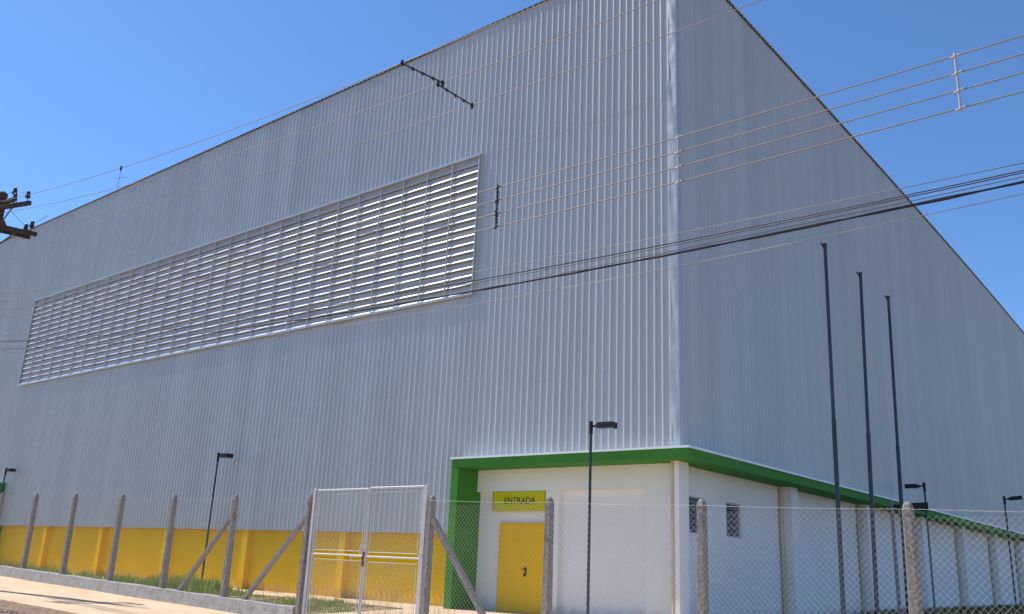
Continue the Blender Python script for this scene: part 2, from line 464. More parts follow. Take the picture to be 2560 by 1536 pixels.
# arched roof with corrugated overhanging edges
b = MB(); ysr = lin(-0.06, YB, 60)
for y in ysr:
    b.v.append((XL-0.05, y, roof_h(y)+0.045)); b.v.append((0.07, y, roof_h(y)+0.045))
for i in range(len(ysr)-1): b.f.append((2*i, 2*i+1, 2*i+3, 2*i+2))
roof = b.build("roof", M_clad, hall, smooth=True)
b = MB()
s = XL
while s < -0.1:      # front eave: trapezoid ends of the roof sheets sitting on the wall
    b.add([(s,-0.085,H),(s+0.05,-0.085,H+0.035),(s+0.12,-0.085,H+0.035),(s+0.17,-0.085,H),(s+0.2035,-0.085,H),
           (s,0.10,H),(s+0.05,0.10,H+0.035),(s+0.12,0.10,H+0.035),(s+0.17,0.10,H),(s+0.2035,0.10,H)],
          [(0,1,6,5),(1,2,7,6),(2,3,8,7),(3,4,9,8)])
    s += 0.2035
s = 0.0
while s < YB-0.2:
    z0, z1 = roof_h(s), roof_h(s+0.2035); zz = lambda t: z0+(z1-z0)*t/0.2035
    b.add([(0.085,s,z0),(0.085,s+0.05,zz(.05)+0.04),(0.085,s+0.12,zz(.12)+0.04),(0.085,s+0.17,zz(.17)),(0.085,s+0.2035,z1),
           (-0.10,s,z0),(-0.10,s+0.05,zz(.05)+0.04),(-0.10,s+0.12,zz(.12)+0.04),(-0.10,s+0.17,zz(.17)),(-0.10,s+0.2035,z1)],
          [(0,1,6,5),(1,2,7,6),(2,3,8,7),(3,4,9,8)])
    s += 0.2035
b.build("roof_eave", M_clad, hall)
b = MB(); b.box(XL, -0.05, -0.055, -0.02, H+0.001, H+0.018)
yy = 0.05
while yy < YB-0.5:
    z0, z1 = roof_h(yy), roof_h(yy+0.5)
    b.add([(0.02,yy,z0),(0.055,yy,z0),(0.055,yy,z0+0.018),(0.02,yy,z0+0.018),(0.02,yy+0.5,z1),(0.055,yy+0.5,z1),(0.055,yy+0.5,z1+0.018),(0.02,yy+0.5,z1+0.018)],
          [(0,1,5,4),(1,2,6,5),(2,3,7,6)]); yy += 0.5
b.build("eave_shade_strip", M_shadow, hall)  # dark strip painting the shade under the eave corrugations
# corner flashing: a dented folded sheet
random.seed(11)
b = MB(); zs = lin(3.60, H-0.01, 150); colx = [(-0.215,0.0),(-0.205,-0.036),(-0.15,-0.037),(-0.10,-0.037),(-0.05,-0.037),(-0.004,-0.038),(0.036,-0.034),(0.037,0.03),(0.037,0.09),(0.036,0.15),(0.0,0.165)]
ph = [random.uniform(0, 6.28) for _ in range(12)]
def dent(i, z):
    if i in (0, 10): return 0.0
    return 0.009*math.sin(z*1.9+ph[0]+i*.7)+0.006*math.sin(z*4.3+ph[1]+i*1.1)+0.004*math.sin(z*9.1+ph[2])+(-0.02*math.exp(-((z-4.62)/0.03)**2) if 2 <= i <= 5 else 0)
for z in zs:
    for i, (x, y) in enumerate(colx):
        d = dent(i, z)
        if i <= 5: b.v.append((x+0.006*math.sin(z*1.7+ph[4])*(1 if i <= 1 else 0), y-d*0.8 if i < 5 else y, z))
        else: b.v.append((x+d*0.35 if i > 6 else x, y, z))
n = len(colx)
for j in range(len(zs)-1):
    for i in range(n-1): b.f.append((j*n+i, j*n+i+1, (j+1)*n+i+1, (j+1)*n+i))
b.build("corner_flashing", M_flash, hall, smooth=True)
# screw heads
b = MB()
for zrow in (5.6, 8.9, 12.52, 15.4):
    x = -0.3
    while x > -41.8:
        z = zrow+random.uniform(-0.02, 0.02)
        if not (LX0-0.1 < x < LX1+0.1 and LZ0-0.1 < z < LZ1+0.1):
            b.box(x-0.006, x+0.006, -0.010, 0.0, z-0.006, z+0.006) if zrow < 12.3 else b.box(x-0.006, x+0.006, -0.014, 0.0, z-0.009, z+0.009)
        x -= 0.2035*random.choice((1, 2, 3))
    y = 0.3
    while y < 30:
        z = zrow+random.uniform(-0.02, 0.02)
        b.box(0.0, 0.011 if zrow < 12.3 else 0.015, y-0.009, y+0.009, z-0.009, z+0.009); y += 0.2035*random.choice((1, 2, 2))
so = b.build("screw_heads", M_dark, hall); so["kind"] = "stuff"

# louvre band
lv = bpy.data.objects.new("louvre_vent", None)
fr = MB()
fr.box(LX0-0.05, LX1+0.05, -0.13, 0.02, LZ1-0.012, LZ1+0.055)      # head flashing
fr.box(LX0-0.05, LX1+0.05, -0.13, 0.02, LZ0-0.05, LZ0+0.015)          # sill
fr.box(LX0-0.05, LX0+0.0, -0.115, 0.02, LZ0+0.015, LZ1-0.012)
fr.box(LX1-0.0, LX1+0.04, -0.115, 0.02, LZ0+0.015, LZ1-0.012)
louvre = fr.build("louvre_vent", M_flash, hall)
b = MB(); b.box(LX0, LX1, 0.025, 0.04, LZ0, LZ1); b.build("backing", M_louvre, louvre)
# slats, bay by bay (each bay bows slightly)
sl = MB(); nb = 28; bw = (LX1-LX0)/nb; nr = 17; rp = (LZ1-LZ0-0.03)/nr
prof = [(0.015,0.262),(0.006,0.225),(-0.002,0.185),(-0.010,0.148),(-0.030,0.108),(-0.057,0.064),(-0.086,0.018),(-0.093,0.002),(-0.088,-0.006),(-0.070,-0.008),(-0.030,0.004)]
random.seed(5)
for k in range(nb):
    x0 = LX0+k*bw; x1 = x0+bw
    for r_ in range(nr):
        zb = LZ0+0.03+r_*rp+random.uniform(-0.004, 0.004); t0 = random.uniform(-0.006, 0.006); t1 = random.uniform(-0.006, 0.006)
        base = len(sl.v); N = 5
        for i in range(N):
            u = i/(N-1); x = x0+0.004+(bw-0.008)*u; bow = 0.008*math.sin(math.pi*u); tw = t0+(t1-t0)*u
            for (y, z) in prof: sl.v.append((x, y-bow*0.6, zb+z+tw-bow*0.3))
        m_ = len(prof)
        for i in range(N-1):
            for j in range(m_-1): sl.f.append((base+i*m_+j, base+i*m_+j+1, base+(i+1)*m_+j+1, base+(i+1)*m_+j))
slo = sl.build("slats", M_louvre, louvre, smooth=True)
for k in range(1, nb):
    x = LX0+k*bw; q = MB(); q.box(x-0.013, x+0.013, -0.122, -0.096, LZ0+0.015, LZ1-0.012); q.build("mullion", M_frame, louvre)

# yellow base wall with shallow pilasters
b = MB(); b.box(-34.34, -6.34, 0.20, 0.40, -0.3, 1.95)
base_wall = b.build("base_wall", M_yellow, hall)
b = MB(); b.box(-34.34, -6.34, 0.03, 0.20, 1.95, 2.1); b.build("cladding_closure", M_shadow, hall)
for k in range(6):
    x = -10.72-4.69*k
    if x-0.27 < -34.2: break
    b = MB(); b.box(x-0.27, x, 0.008, 0.20, -0.3, 1.949); b.build("pilaster", M_yellow, base_wall, bevel=0.006)

# entrance wall (white) with a proud lintel band and two sunk panels
PW = 0.33
b = MB()
b.box(-6.09, -0.21, PW, PW+0.2, 2.90, 3.45)            # lintel band
b.box(-3.85, -3.45, PW, PW+0.2, -0.2, 2.90)            # pier
b.box(-1.04, -0.21, PW, PW+0.2, -0.2, 2.90)            # pier
b.box(-6.09, -3.85, PW+0.14, PW+0.26, -0.2, 2.90)      # left sunk panel
b.box(-3.45, -1.04, PW+0.14, PW+0.26, -0.2, 2.90)      # right sunk panel
ent = b.build("entrance_wall", M_white, hall)
b = MB(); b.box(-5.30, -3.853, PW+0.065, PW+0.14, 0.02, 2.10)
door = b.build("door", M_door, hall, bevel=0.004)
b = MB(); b.box(-5.33, -5.302, PW+0.06, PW+0.14, 0.0, 2.13); b.box(-5.302, -3.853, PW+0.06, PW+0.14, 2.102, 2.13)
b.build("door_frame", M_door, door)
b = MB(); b.box(-4.47, -4.42, PW+0.055, PW+0.066, 0.92, 1.08); b.tube((-4.445, PW+0.055, 1.02), (-4.445, PW+0.0, 1.02), 0.012); b.tube((-4.52, PW+0.005, 1.03), (-4.385, PW+0.005, 1.03), 0.013); b.box(-4.465, -4.425, PW+0.0, PW+0.055, 0.86, 0.93)
b.build("handle", M_black, door)
b = MB(); b.box(-5.51, -3.875, PW-0.012, PW+0.10, 2.42, 2.893)
sign = b.build("entrance_sign", M_sign, hall)
b = MB(); b.box(-5.532, -5.511, PW-0.014, PW+0.10, 2.42, 2.893); b.build("edge_stripe", M_signg, sign)
tc = bpy.data.curves.new("lettering", 'FONT'); tc.body = "ENTRADA"; tc.size = 1.0; tc.extrude = 0.004; tc.align_x = 'LEFT'
to = bpy.data.objects.new("tmp_text", tc); COL.objects.link(to)
bpy.context.view_layer.update()
me = bpy.data.meshes.new_from_object(to.evaluated_get(bpy.context.evaluated_depsgraph_get()))
bpy.data.objects.remove(to)
vx = [v.co.x for v in me.vertices]; vy = [v.co.y for v in me.vertices]
wx, wy = max(vx)-min(vx), max(vy)-min(vy)
for v in me.vertices:
    x, y, z = v.co
    v.co = (-5.14+(x-min(vx))/wx*0.985, PW-0.0155-z, 2.592+(y-min(vy))/wy*0.152)
me.materials.clear(); me.materials.append(M_ink); me.name = "lettering"
lo = bpy.data.objects.new("lettering", me); COL.objects.link(lo); lo.parent = sign

# corner pilaster, side wall, pilasters and pipes
b = MB(); b.box(-0.115, 0.0, -0.05, 0.40, -0.2, 3.45); b.build("corner_pilaster", M_white, hall, bevel=0.006)
b = MB(); b.tube((-0.172, 0.0, 0.0), (-0.172, 0.0, 3.45), 0.05, n=12); b.build("downpipe", M_pipe, hall, smooth=True)
SX = -0.35
b = MB()
wins = [(0.98, 1.78), (2.94, 3.76), (38.9, 39.7), (41.0, 41.8)]
# the side wall below the band, cut round the windows
ycur = 0.40
for (a, c) in wins:
    b.box(SX-0.2, SX, ycur, a, -0.3, 2.87); b.box(SX-0.2, SX, a, c, -0.3, 1.98); b.box(SX-0.2, SX, a, c, 2.80, 2.87); ycur = c
b.box(SX-0.2, SX, ycur, YB, -0.3, 2.87)
b.box(SX-0.2, SX+0.02, 0.40, YB, 2.87, 3.45)
sidew = b.build("side_wall", M_white, hall)
for (a, c) in wins:
    f = MB(); f.box(SX-0.09, SX-0.05, a, a+0.03, 1.98, 2.80); f.box(SX-0.09, SX-0.05, c-0.03, c, 1.98, 2.80)
    f.box(SX-0.09, SX-0.05, a+0.03, c-0.03, 1.98, 2.01); f.box(SX-0.09, SX-0.05, a+0.03, c-0.03, 2.77, 2.80)
    w = f.build("window", M_frame, hall)
    g = MB()
    for q in range(5):
        z = 2.03+q*0.152
        g.add([(SX-0.12, a+0.03, z+0.145), (SX-0.12, c-0.03, z+0.145), (SX-0.045, c-0.03, z), (SX-0.045, a+0.03, z), (SX-0.126, a+0.03, z+0.142), (SX-0.126, c-0.03, z+0.142), (SX-0.051, c-0.03, z-0.003), (SX-0.051, a+0.03, z-0.003)],
              [(0,1,2,3),(7,6,5,4),(0,3,7,4),(1,5,6,2),(3,2,6,7),(0,4,5,1)])
    g.build("pane", M_glass, w)
    q = MB(); q.box(SX-0.24, SX-0.2, a-0.02, c+0.02, 1.9, 2.86); q.build("room_shade_sheet", M_shadow, w)  # near-black sheet whose colour stands for the unlit room
for k in range(1, 9):
    y0 = -0.05+6.2*k+0.02*k
    b = MB(); b.box(SX, 0.0, y0, y0+0.45, -0.2, 3.45); b.build("side_pilaster", M_white, sidew, bevel=0.006)
    b = MB(); b.tube((SX+0.07, y0-0.055, 0.0), (SX+0.07, y0-0.055, 3.45), 0.05, n=12); b.build("side_downpipe", M_pipe, sidew, smooth=True)

# green canopy: L-shaped slab with a dropped end wall
b = MB()
CZ0, CZ1 = 3.45, 3.665
V = [(-6.34,-0.44),(0.44,-0.44),(0.44,YB),(-0.36,YB),(-0.36,0.34),(-6.34,0.34)]
n = len(V)
b.add([(x,y,CZ0) for x, y in V]+[(x,y,CZ1) for x, y in V],
      [(5,4,1,0),(4,3,2,1),(6,7,10,11),(7,8,9,10)]+[(i,(i+1) % n,n+(i+1) % n,n+i) for i in range(n)])
can = b.build("canopy", M_green, hall)
b = MB(); b.box(-6.355, 0.455, -0.455, -0.036, CZ1+0.002, CZ1+0.050); b.box(0.036, 0.455, -0.036, YB, CZ1+0.002, CZ1+0.050)
b.box(-6.365, 0.480, -0.475, -0.4555, CZ1-0.002, CZ1+0.048); b.box(0.4555, 0.480, -0.4555, YB, CZ1-0.002, CZ1+0.048)
b.build("canopy_flashing", M_flash2, can)
b = MB(); b.box(-6.34, -6.09, -0.438, 0.56, -0.3, CZ0-0.001); b.build("end_wall", M_green, can, bevel=0.006)
# the matching canopy at the far left corner
b = MB(); b.box(XL-0.44, -34.34, -0.44, 0.34, CZ0, CZ1); can2 = b.build("far_canopy", M_green, hall)
b = MB(); b.box(XL-0.45, -34.325, -0.455, -0.036, CZ1+0.002, CZ1+0.050); b.build("far_canopy_flashing", M_flash, can2)
b = MB(); b.box(-34.59, -34.34, -0.438, 0.345, -0.3, CZ0-0.001); b.build("far_end_wall", M_green, can2)
b = MB(); b.box(XL, -34.59, 0.33, 0.5, -0.3, 3.45); b.build("far_entrance_wall", M_white, hall)

# ------------------------------------------------------------------ fence
FA = rad(1.8)
def fp(t, off=0.0):          # t = world x on the fence line; off = outwards (towards the street)
    return Vector((t, fence_y(t)-off, 0))
post_left = [(-21.67,2.58),(-19.20,2.53),(-16.75,2.47),(-14.27,2.42),(-11.70,2.37),(-9.23,2.32),(-6.78,2.28),(-4.26,2.26)]
x = -24.1; z = 2.63
while x > -36:
    post_left.insert(0, (x, z)); x -= 2.46; z += 0.05
post_right = [(-1.00,2.18),(1.48,2.12),(3.96,2.06),(6.50,2.00),(9.0,1.95)]
fl = empty("chain_link_fence", (-4.26, fence_y(-4.26), slope(-4.26)), "long chain-link fence on concrete posts left of the white gate, above a low grey wall", "fence")
frn = empty("chain_link_fence", (-1.0, fence_y(-1.0), slope(-1.0)), "chain-link fence run on concrete posts right of the white gate, in front of the entrance", "fence")

def post(x, zt, parent):
    zb = slope(x)-0.3; p = fp(x); w = 0.057; c = 0.028
    b = MB(); lean = random.uniform(-0.02, 0.02); ln2 = random.uniform(-0.01, 0.01)
    def ring(z, w_, c_, k):
        return [(p.x+a+lean*k, p.y+d+ln2*k, z) for a, d in ((-w_+c_,-w_),(w_-c_,-w_),(w_,-w_+c_),(w_,w_-c_),(w_-c_,w_),(-w_+c_,w_),(-w_,w_-c_),(-w_,-w_+c_))]
    zsr = [zb, zb+0.6, zb+1.2, zb+1.8, zt-0.085, zt-0.03, zt]
    ws = [w+0.008, w+0.006, w+0.004, w, w-0.003, w*0.72, w*0.34]
    v = []
    for i, z in enumerate(zsr): v += ring(z, ws[i], min(c*0.6, ws[i]*0.5), max(0, (z-zb)/2.4)-0.5)
    f = [(i*8+k, i*8+(k+1) % 8, (i+1)*8+(k+1) % 8, (i+1)*8+k) for i in range(len(zsr)-1) for k in range(8)]
    f += [tuple(range(7, -1, -1)), tuple((len(zsr)-1)*8+k for k in range(8))]
    b.add(v, f); return b.build("post", M_conc, parent)

def mesh_panel(xa, xb, za, zb_, parent, name="mesh", off=0.062, pitch=0.075, wr=0.0014, seg=3, lowf=None, mt=None):
    """chain-link: two families of slanted wires clipped to the panel, interleaved in depth"""
    b = MB(); L = xb-xa
    zt = lambda x: za+(zb_-za)*(x-xa)/L
    zl = lowf if lowf else (lambda x: slope(x)+0.16)
    Hh = max(za, zb_)-min(zl(xa), zl(xb))
    slope_z = 1.02
    def wire(x0, sgn, k):
        # starts at the bottom at x0, runs up with dx/dz = sgn/slope_z
        pts = []
        z0 = min(zl(xa), zl(xb)); n = 26
        prev = None
        for i in range(n+1):
            z = z0+Hh*i/n; x = x0+sgn*(z-z0)/slope_z
            if x < xa or x > xb or z < zl(x)-0.001 or z > zt(x)+0.001:
                if pts: break
                continue
            pts.append((x, z))
        if len(pts) < 2: return
        # straight enough: keep end points and a mid point with a little sag
        A, B = pts[0], pts[-1]
        d = 0.0016*(1 if sgn > 0 else -1)
        P = []
        for u in (0, 0.33, 0.67, 1.0):
            x = A[0]+(B[0]-A[0])*u; z = A[1]+(B[1]-A[1])*u
            bow = 0.012*math.sin(x*1.9+z*2.3)*(math.sin(math.pi*u))
            P.append((x, fence_y(x)-off+d+bow, z))
        b.path(P, wr, n=seg)
    Lx = Hh/slope_z
    k = int((xa-Lx)/pitch)-1
    while k*pitch < xb+Lx:
        wire(k*pitch, 1, k); wire(k*pitch+pitch*0.5, -1, k); k += 1
    # twisted selvage: little barbs and a sagging line wire along the top
    n = max(4, int(L/0.0375)); pts = []
    for i in range(n+1):
        x = xa+L*i/n; sag = 0.012*math.sin(math.pi*i/n)
        pts.append((x, fence_y(x)-off, zt(x)-sag+0.003*math.sin(i*1.7)))
        if i % 2 == 0 and 0 < i < n:
            s_ = random.uniform(-0.012, 0.012)
            b.tube((x, fence_y(x)-off, zt(x)-sag-0.01), (x+s_, fence_y(x)-off+random.uniform(-.006,.006), zt(x)-sag+random.uniform(0.010, 0.024)), wr*1.2, n=3)
    b.path(pts, wr*1.25, n=4)
    o = b.build(name, mt or M_wire, parent)
    return o

random.seed(21)
for run, par in ((post_left, fl), (post_right, frn)):
    for i, (x, zt) in enumerate(run):
        post(x, zt, par)
        if i+1 < len(run):
            x2, z2 = run[i+1]
            mesh_panel(x+0.0, x2, zt-0.085, z2-0.085, par, lowf=lambda q: slope(q)+0.22, wr=0.0010 if par is fl else 0.0016)
def strut(x0, z0, x1, z1, par):
    a = fp(x0); c = fp(x1); b = MB()
    b.bar((a.x, a.y, z0), (c.x, c.y, z1), 0.085, 0.085); b.build("brace", M_conc, par, bevel=0.01)
strut(-6.82, 1.87, -8.62, 0.18, fl)
strut(-4.32, 1.82, -6.18, 0.14, fl)
strut(-0.94, 1.80, 0.55, 0.06, frn)
# low rendered wall under each run (part of the fence)
def lowwall(xa, xb, par):
    b = MB(); N = int((xb-xa)/0.06); rng = random.Random(4)
    for i in range(N+1):
        x = xa+(xb-xa)*i/N; y = fence_y(x); zt = slope(x)+0.265+0.004*math.sin(x*4.1)+rng.uniform(-.003,.003); zb = slope(x)-0.3
        e = rng.uniform(-.003,.003)
        for (dy, z) in ((-0.085,zb),(-0.083+e,slope(x)+0.02),(-0.078+e,zt-0.012),(-0.066,zt),(0.066,zt+0.002),(0.08,zt-0.012),(0.08,zb)):
            b.v.append((x, y+dy, z))
    for i in range(N):
        for j in range(6): b.f.append((i*7+j, i*7+j+1, (i+1)*7+j+1, (i+1)*7+j)[::-1])
    b.f.append(tuple(range(7))); b.f.append(tuple(N*7+j for j in range(6, -1, -1)))
    return b.build("low_wall", M_curb, par)
lowwall(-36.6, -4.34, fl); lowwall(-0.93, 9.1, frn)

# ------------------------------------------------------------------ gate
gate = empty("double_gate", (-2.58, fence_y(-2.58), slope(-2.58)), "white tubular steel double gate filled with chain-link mesh, closed", "gate")
def gp(x, z, off=0.0): return (x, fence_y(x)-off, z)
for x in (-4.11, -1.12):
    b = MB(); b.bar(gp(x, slope(x)-0.25), gp(x, 2.35), 0.068, 0.068); b.build("hinge_post", M_gate, gate, bevel=0.008)
def leaf(xa, xb, top, zmid, lockside):
    zb = slope((xa+xb)/2)+0.09
    f = MB(); r = 0.018
    for x in (xa, xb): f.tube(gp(x, zb), gp(x, top), r, n=10)
    for z in (zb, zmid, top): f.tube(gp(xa, z), gp(xb, z), r, n=10)
    L = f.build("leaf", M_gate, gate, smooth=True)
    g = MB(); q = 0.006; i = 0.075
    xl, xr = xa+i, xb-i
    for (z0, z1, tag_) in ((zmid+i, top-i*0.95, 1), (zb+i, zmid-i*1.15, 0)):
        for x in (xl, xr): g.tube(gp(x, z0), gp(x, z1), q*1.25, n=6)
        for z in (z0, z1): g.tube(gp(xl, z), gp(xr, z), q*1.25, n=6)
        for (x, z, x2, z2) in ((xl,z0,xa,z0-i),(xr,z0,xb,z0-i),(xl,z1,xa,z1+i),(xr,z1,xb,z1+i)):
            g.tube(gp(x, z), gp(x2, z2), q*0.9, n=5)
        zm = (z0+z1)/2
        for x, x2 in ((xl, xa), (xr, xb)): g.tube(gp(x, zm), gp(x2, zm), q*0.8, n=5)
    xm = (xa+xb)/2
    for z0, z1 in ((zmid-i*1.15, zmid+i), (zb, zb+i)): g.tube(gp(xm, z0), gp(xm, z1), q*0.8, n=5)
    g.build("inner_rods", M_gate, L)
    for (z0, z1) in ((zmid+i, top-i*0.95), (zb+i, zmid-i*1.15)):
        mesh_panel(xl, xr, z1, z1, L, name="leaf_mesh", off=0.0, pitch=0.072, wr=0.0021, lowf=lambda q, z0=z0: z0, mt=M_gate)
    return L
LL = leaf(-4.045, -2.600, 2.315, 1.175, 1)
RL = leaf(-2.550, -1.185, 2.330, 1.165, 0)
b = MB(); r = 0.008
for a, c in (((-2.60,1.345),(-2.70,1.345)), ((-2.70,1.345),(-2.70,1.18))): b.bar(gp(*a), gp(*c), 0.016, 0.016)
b.build("lock_bracket", M_gate, LL)
b = MB(); b.bar(gp(-2.87, 1.145, 0.03), gp(-2.93, 1.075, 0.05), 0.022, 0.012); b.tube(gp(-2.93, 1.16, 0.028), gp(-2.60, 1.165, 0.028), 0.009)
b.build("latch", M_gate, LL)
b = MB(); b.tube(gp(-2.585, 1.10, 0.03), gp(-2.565, 1.24, 0.03), 0.016, n=8); b.bar(gp(-2.57, 1.0, 0.03), gp(-2.57, 1.09, 0.03), 0.03, 0.02); b.build("padlock", M_rust, LL)
for L, x, s in ((LL, -4.07, 1), (RL, -1.16, -1)):
    for z in (0.35, 1.9):
        b = MB(); b.tube(gp(x, z-0.05), gp(x, z+0.05), 0.018, n=10); b.build("hinge", M_gate, L)

# ------------------------------------------------------------------ lamp posts
def lamp(x, y, zb, h, ang, label, tilt=0.0, lean=0.0):
    t = empty("lamp_post", (x, y, zb), label, "street lamp", "black floodlight lamp posts inside the fence")
    T = Vector((x, y, zb+h))
    b = MB(); b.tube((x, y, zb-0.2), (x, y, zb+h-0.22), 0.034, 0.031, n=12); b.build("pole", M_dark, t, smooth=True)
    b = MB(); b.tube((x, y, zb+h-0.26), (x, y, zb+h+0.03), 0.045, n=12); b.build("collar", M_black, t, smooth=True)
    b = MB(); b.tube((x, y, zb-0.02), (x, y, zb+0.03), 0.07, n=12); b.build("base_plate", M_black, t, smooth=True)
    d = Vector((math.cos(ang), math.sin(ang), 0)); s = Vector((-math.sin(ang), math.cos(ang), 0)); u = Vector((0,0,1))
    d2 = (d*math.cos(tilt)+u*math.sin(tilt)); u2 = (u*math.cos(tilt)-d*math.sin(tilt))
    c = T+Vector((0,0,-0.085))
    b = MB(); b.tube(c+d*0.04, c+d2*0.16, 0.026, n=8)
    b.build("arm", M_black, t)
    def hbox(a0, a1, w0, w1, z0, z1, zz0, zz1):
        return [c+d2*a0+s*(i*w0)+u2*k for i, k in ((-1,z0),(1,z0),(1,z1),(-1,z1))]+[c+d2*a1+s*(i*w1)+u2*k for i, k in ((-1,zz0),(1,zz0),(1,zz1),(-1,zz1))]
    F = [(0,1,2,3),(4,7,6,5),(0,4,5,1),(1,5,6,2),(2,6,7,3),(3,7,4,0)]
    b = MB(); b.add(hbox(0.13, 0.22, 0.05, 0.11, -0.035, 0.035, -0.06, 0.06), F); b.add(hbox(0.22, 0.60, 0.13, 0.13, -0.065, 0.07, -0.065, 0.07), F)
    hd = b.build("lamp_head", M_black, t, bevel=0.008)
    b = MB(); b.add(hbox(0.26, 0.57, 0.10, 0.10, -0.070, -0.066, -0.070, -0.066), F); b.build("lens", M_glass, hd)
    return t
lamp(-33.5, -0.45, 0.0, 4.27, rad(5), "black lamp post at the far left end of the yellow wall, by the green wall")
lamp(-16.52, -0.72, 0.0, 4.20, rad(5), "black lamp post standing against the yellow wall between two fence posts")
lamp(-1.76, -0.85, 0.0, 4.27, rad(5), "black lamp post in front of the white entrance wall, right of the yellow door")
lamp(1.12, 14.97, 0.2, 4.13, rad(188), "black lamp post with its head pointing left, beside the side wall beyond the flagpoles", tilt=-0.03)
lamp(2.40, 20.97, 0.3, 4.05, rad(10), "black lamp post at the right edge of the view, its head pointing right", tilt=0.10)
# the larger, lower floodlight
t = empty("floodlight_post", (1.28, 10.6, 0.2), "short lamp post with one big black box floodlight, behind the nearest concrete fence post", "street lamp")
b = MB(); b.tube((1.28,10.6,0.0), (1.28,10.6,3.40), 0.055, n=14); b.tube((1.28,10.6,0.2), (1.28,10.6,0.26), 0.11, n=14); b.build("pole", mat("grey_painted_pole", (0.20,0.20,0.21), 0.4, 0.3), t, smooth=True)
d = Vector((0.95, 0.30, 0.0)).normalized(); s = Vector((-d.y, d.x, 0)); c = Vector((1.28,10.6,3.24))
b = MB(); b.bar(c+d*0.03, c+d*0.30, 0.05, 0.12); b.build("arm", M_black, t)
b = MB(); P0 = c+d*0.28; P1 = c+d*0.98
b.add([P0+s*i*0.20+Vector((0,0,k)) for i, k in ((-1,-0.07),(1,-0.07),(1,0.09),(-1,0.09))]+[P1+s*i*0.22+Vector((0,0,k)) for i, k in ((-1,-0.11),(1,-0.11),(1,0.13),(-1,0.13))],
      [(0,1,2,3),(4,7,6,5),(0,4,5,1),(1,5,6,2),(2,6,7,3),(3,7,4,0)])
b.build("lamp_head", M_black, t, bevel=0.012)

# ------------------------------------------------------------------ flagpoles
for (yt, yb, h, lab) in ((1.22,1.00,8.24,"bare dark steel flagpole nearest the corner of the hall, leftmost and tallest-looking of three"),
                         (3.58,3.04,8.24,"bare dark steel flagpole standing between two others"),
                         (5.74,5.30,8.21,"bare dark steel flagpole rightmost of the three, just left of the box floodlight")):
    t = empty("flagpole", (3.0, yb, 0.0), lab, "flagpole", "row of three flagpoles beside the hall")
    P = lambda z: (3.0, yb+(yt-yb)*z/h, z)
    b = MB(); b.tube(P(-0.2), P(4.3), 0.046, n=14); b.tube(P(4.3), P(h), 0.037, n=14); b.tube(P(4.27), P(4.32), 0.048, n=14); b.tube(P(0), P(0.05), 0.12, n=14)
    b.build("pole", M_dark, t, smooth=True)
    b = MB(); a = Vector(P(h)); b.tube(a+Vector((0,0,-0.03)), a+Vector((0,0,0.02)), 0.043, n=12); b.bar(a+Vector((-0.02,-0.02,-0.08)), a+Vector((-0.07,-0.05,0.04)), 0.02, 0.03)
    b.build("halyard_pulley", M_wood, t)

# ------------------------------------------------------------------ utility pole
def wy(D, x): return (-17.003+D-0.0314*x)/0.9995
PX, PY = -15.10, -9.13
pole = empty("utility_pole", (PX, PY, slope(PX)), "dark weathered utility pole with crossarms and insulators at the left edge", "utility pole")
b = MB(); b.tube((PX,PY,-0.3), (PX,PY,10.02), 0.17, 0.120, n=16); b.lathe((PX,PY,10.0), [(0.118,0),(0.10,0.04),(0.05,0.08)], n=16); b.build("shaft", M_wood, pole, smooth=True)
def arm(a, b_, name="crossarm"):
    q = MB(); q.bar(a, b_, 0.085, 0.11); return q.build(name, M_wood, pole, bevel=0.01)
def insulator(p, par):
    x, y, z = p
    q = MB(); q.lathe((x,y,z+0.10), [(0.045,0.0),(0.070,0.012),(0.066,0.03),(0.050,0.05),(0.058,0.065),(0.056,0.085),(0.044,0.10),(0.050,0.115),(0.048,0.14),(0.036,0.165),(0.046,0.175),(0.030,0.19)], n=12)
    o = q.build("insulator", M_porc, par, smooth=True)
    q = MB(); q.tube((x,y,z-0.14), (x,y,z+0.12), 0.011, n=6); q.build("pin", M_rust, par)
ua = arm((-16.35,-9.62,9.55), (-13.82,-8.89,9.55)); ub = arm((-15.80,-9.21,9.757), (-14.47,-9.03,9.757))
for x, y in ((-13.95,-8.93), (-14.42,-9.06), (-15.70,-9.43), (-16.2,-9.58)): insulator((x, y, 9.60), ua)
for x, y in ((-14.57,-9.04), (-15.65,-9.19)): insulator((x, y, 9.81), ub)
la = arm((-14.72,-10.02,8.93), (-14.29,-8.40,8.93)); lb = arm((-15.05,-10.05,8.93), (-14.66,-8.41,8.93))
for p in ((-14.33,-8.55,8.98), (-14.68,-9.85,8.98)): insulator(p, la)
for p in ((-14.70,-8.55,8.98), (-15.02,-9.88,8.98)): insulator(p, lb)
q = MB(); q.bar((-15.05,-9.13,9.0),(-14.45,-9.06,9.50),0.025,0.025); q.build("brace", M_rust, pole)
q = MB(); q.bar((-15.02,-9.13,8.45),(-14.48,-8.85,8.88),0.03,0.03); q.build("brace", M_rust, pole)
q = MB(); q.tube((-14.98,-8.95,9.06),(-14.55,-9.20,9.04),0.085,n=18); q.tube((-14.56,-9.195,9.04),(-14.54,-9.205,9.04),0.098,n=18); q.build("cutout_barrel", M_rust, pole, smooth=True)
q = MB(); q.bar((-15.0,-9.13,8.36),(-14.50,-9.15,8.36),0.05,0.05); q.build("bracket", M_rust, pole)
q = MB(); q.bar((-14.96,-9.2,6.3),(-14.96,-9.2,7.1),0.04,0.02); q.build("rack", M_rust, pole)
for k in range(4):
    q = MB(); q.lathe((-14.90,-9.2,6.36+0.185*k), [(0.03,0),(0.045,0.01),(0.03,0.03),(0.045,0.05),(0.03,0.06)], n=10); q.build("spool", M_porc, pole)
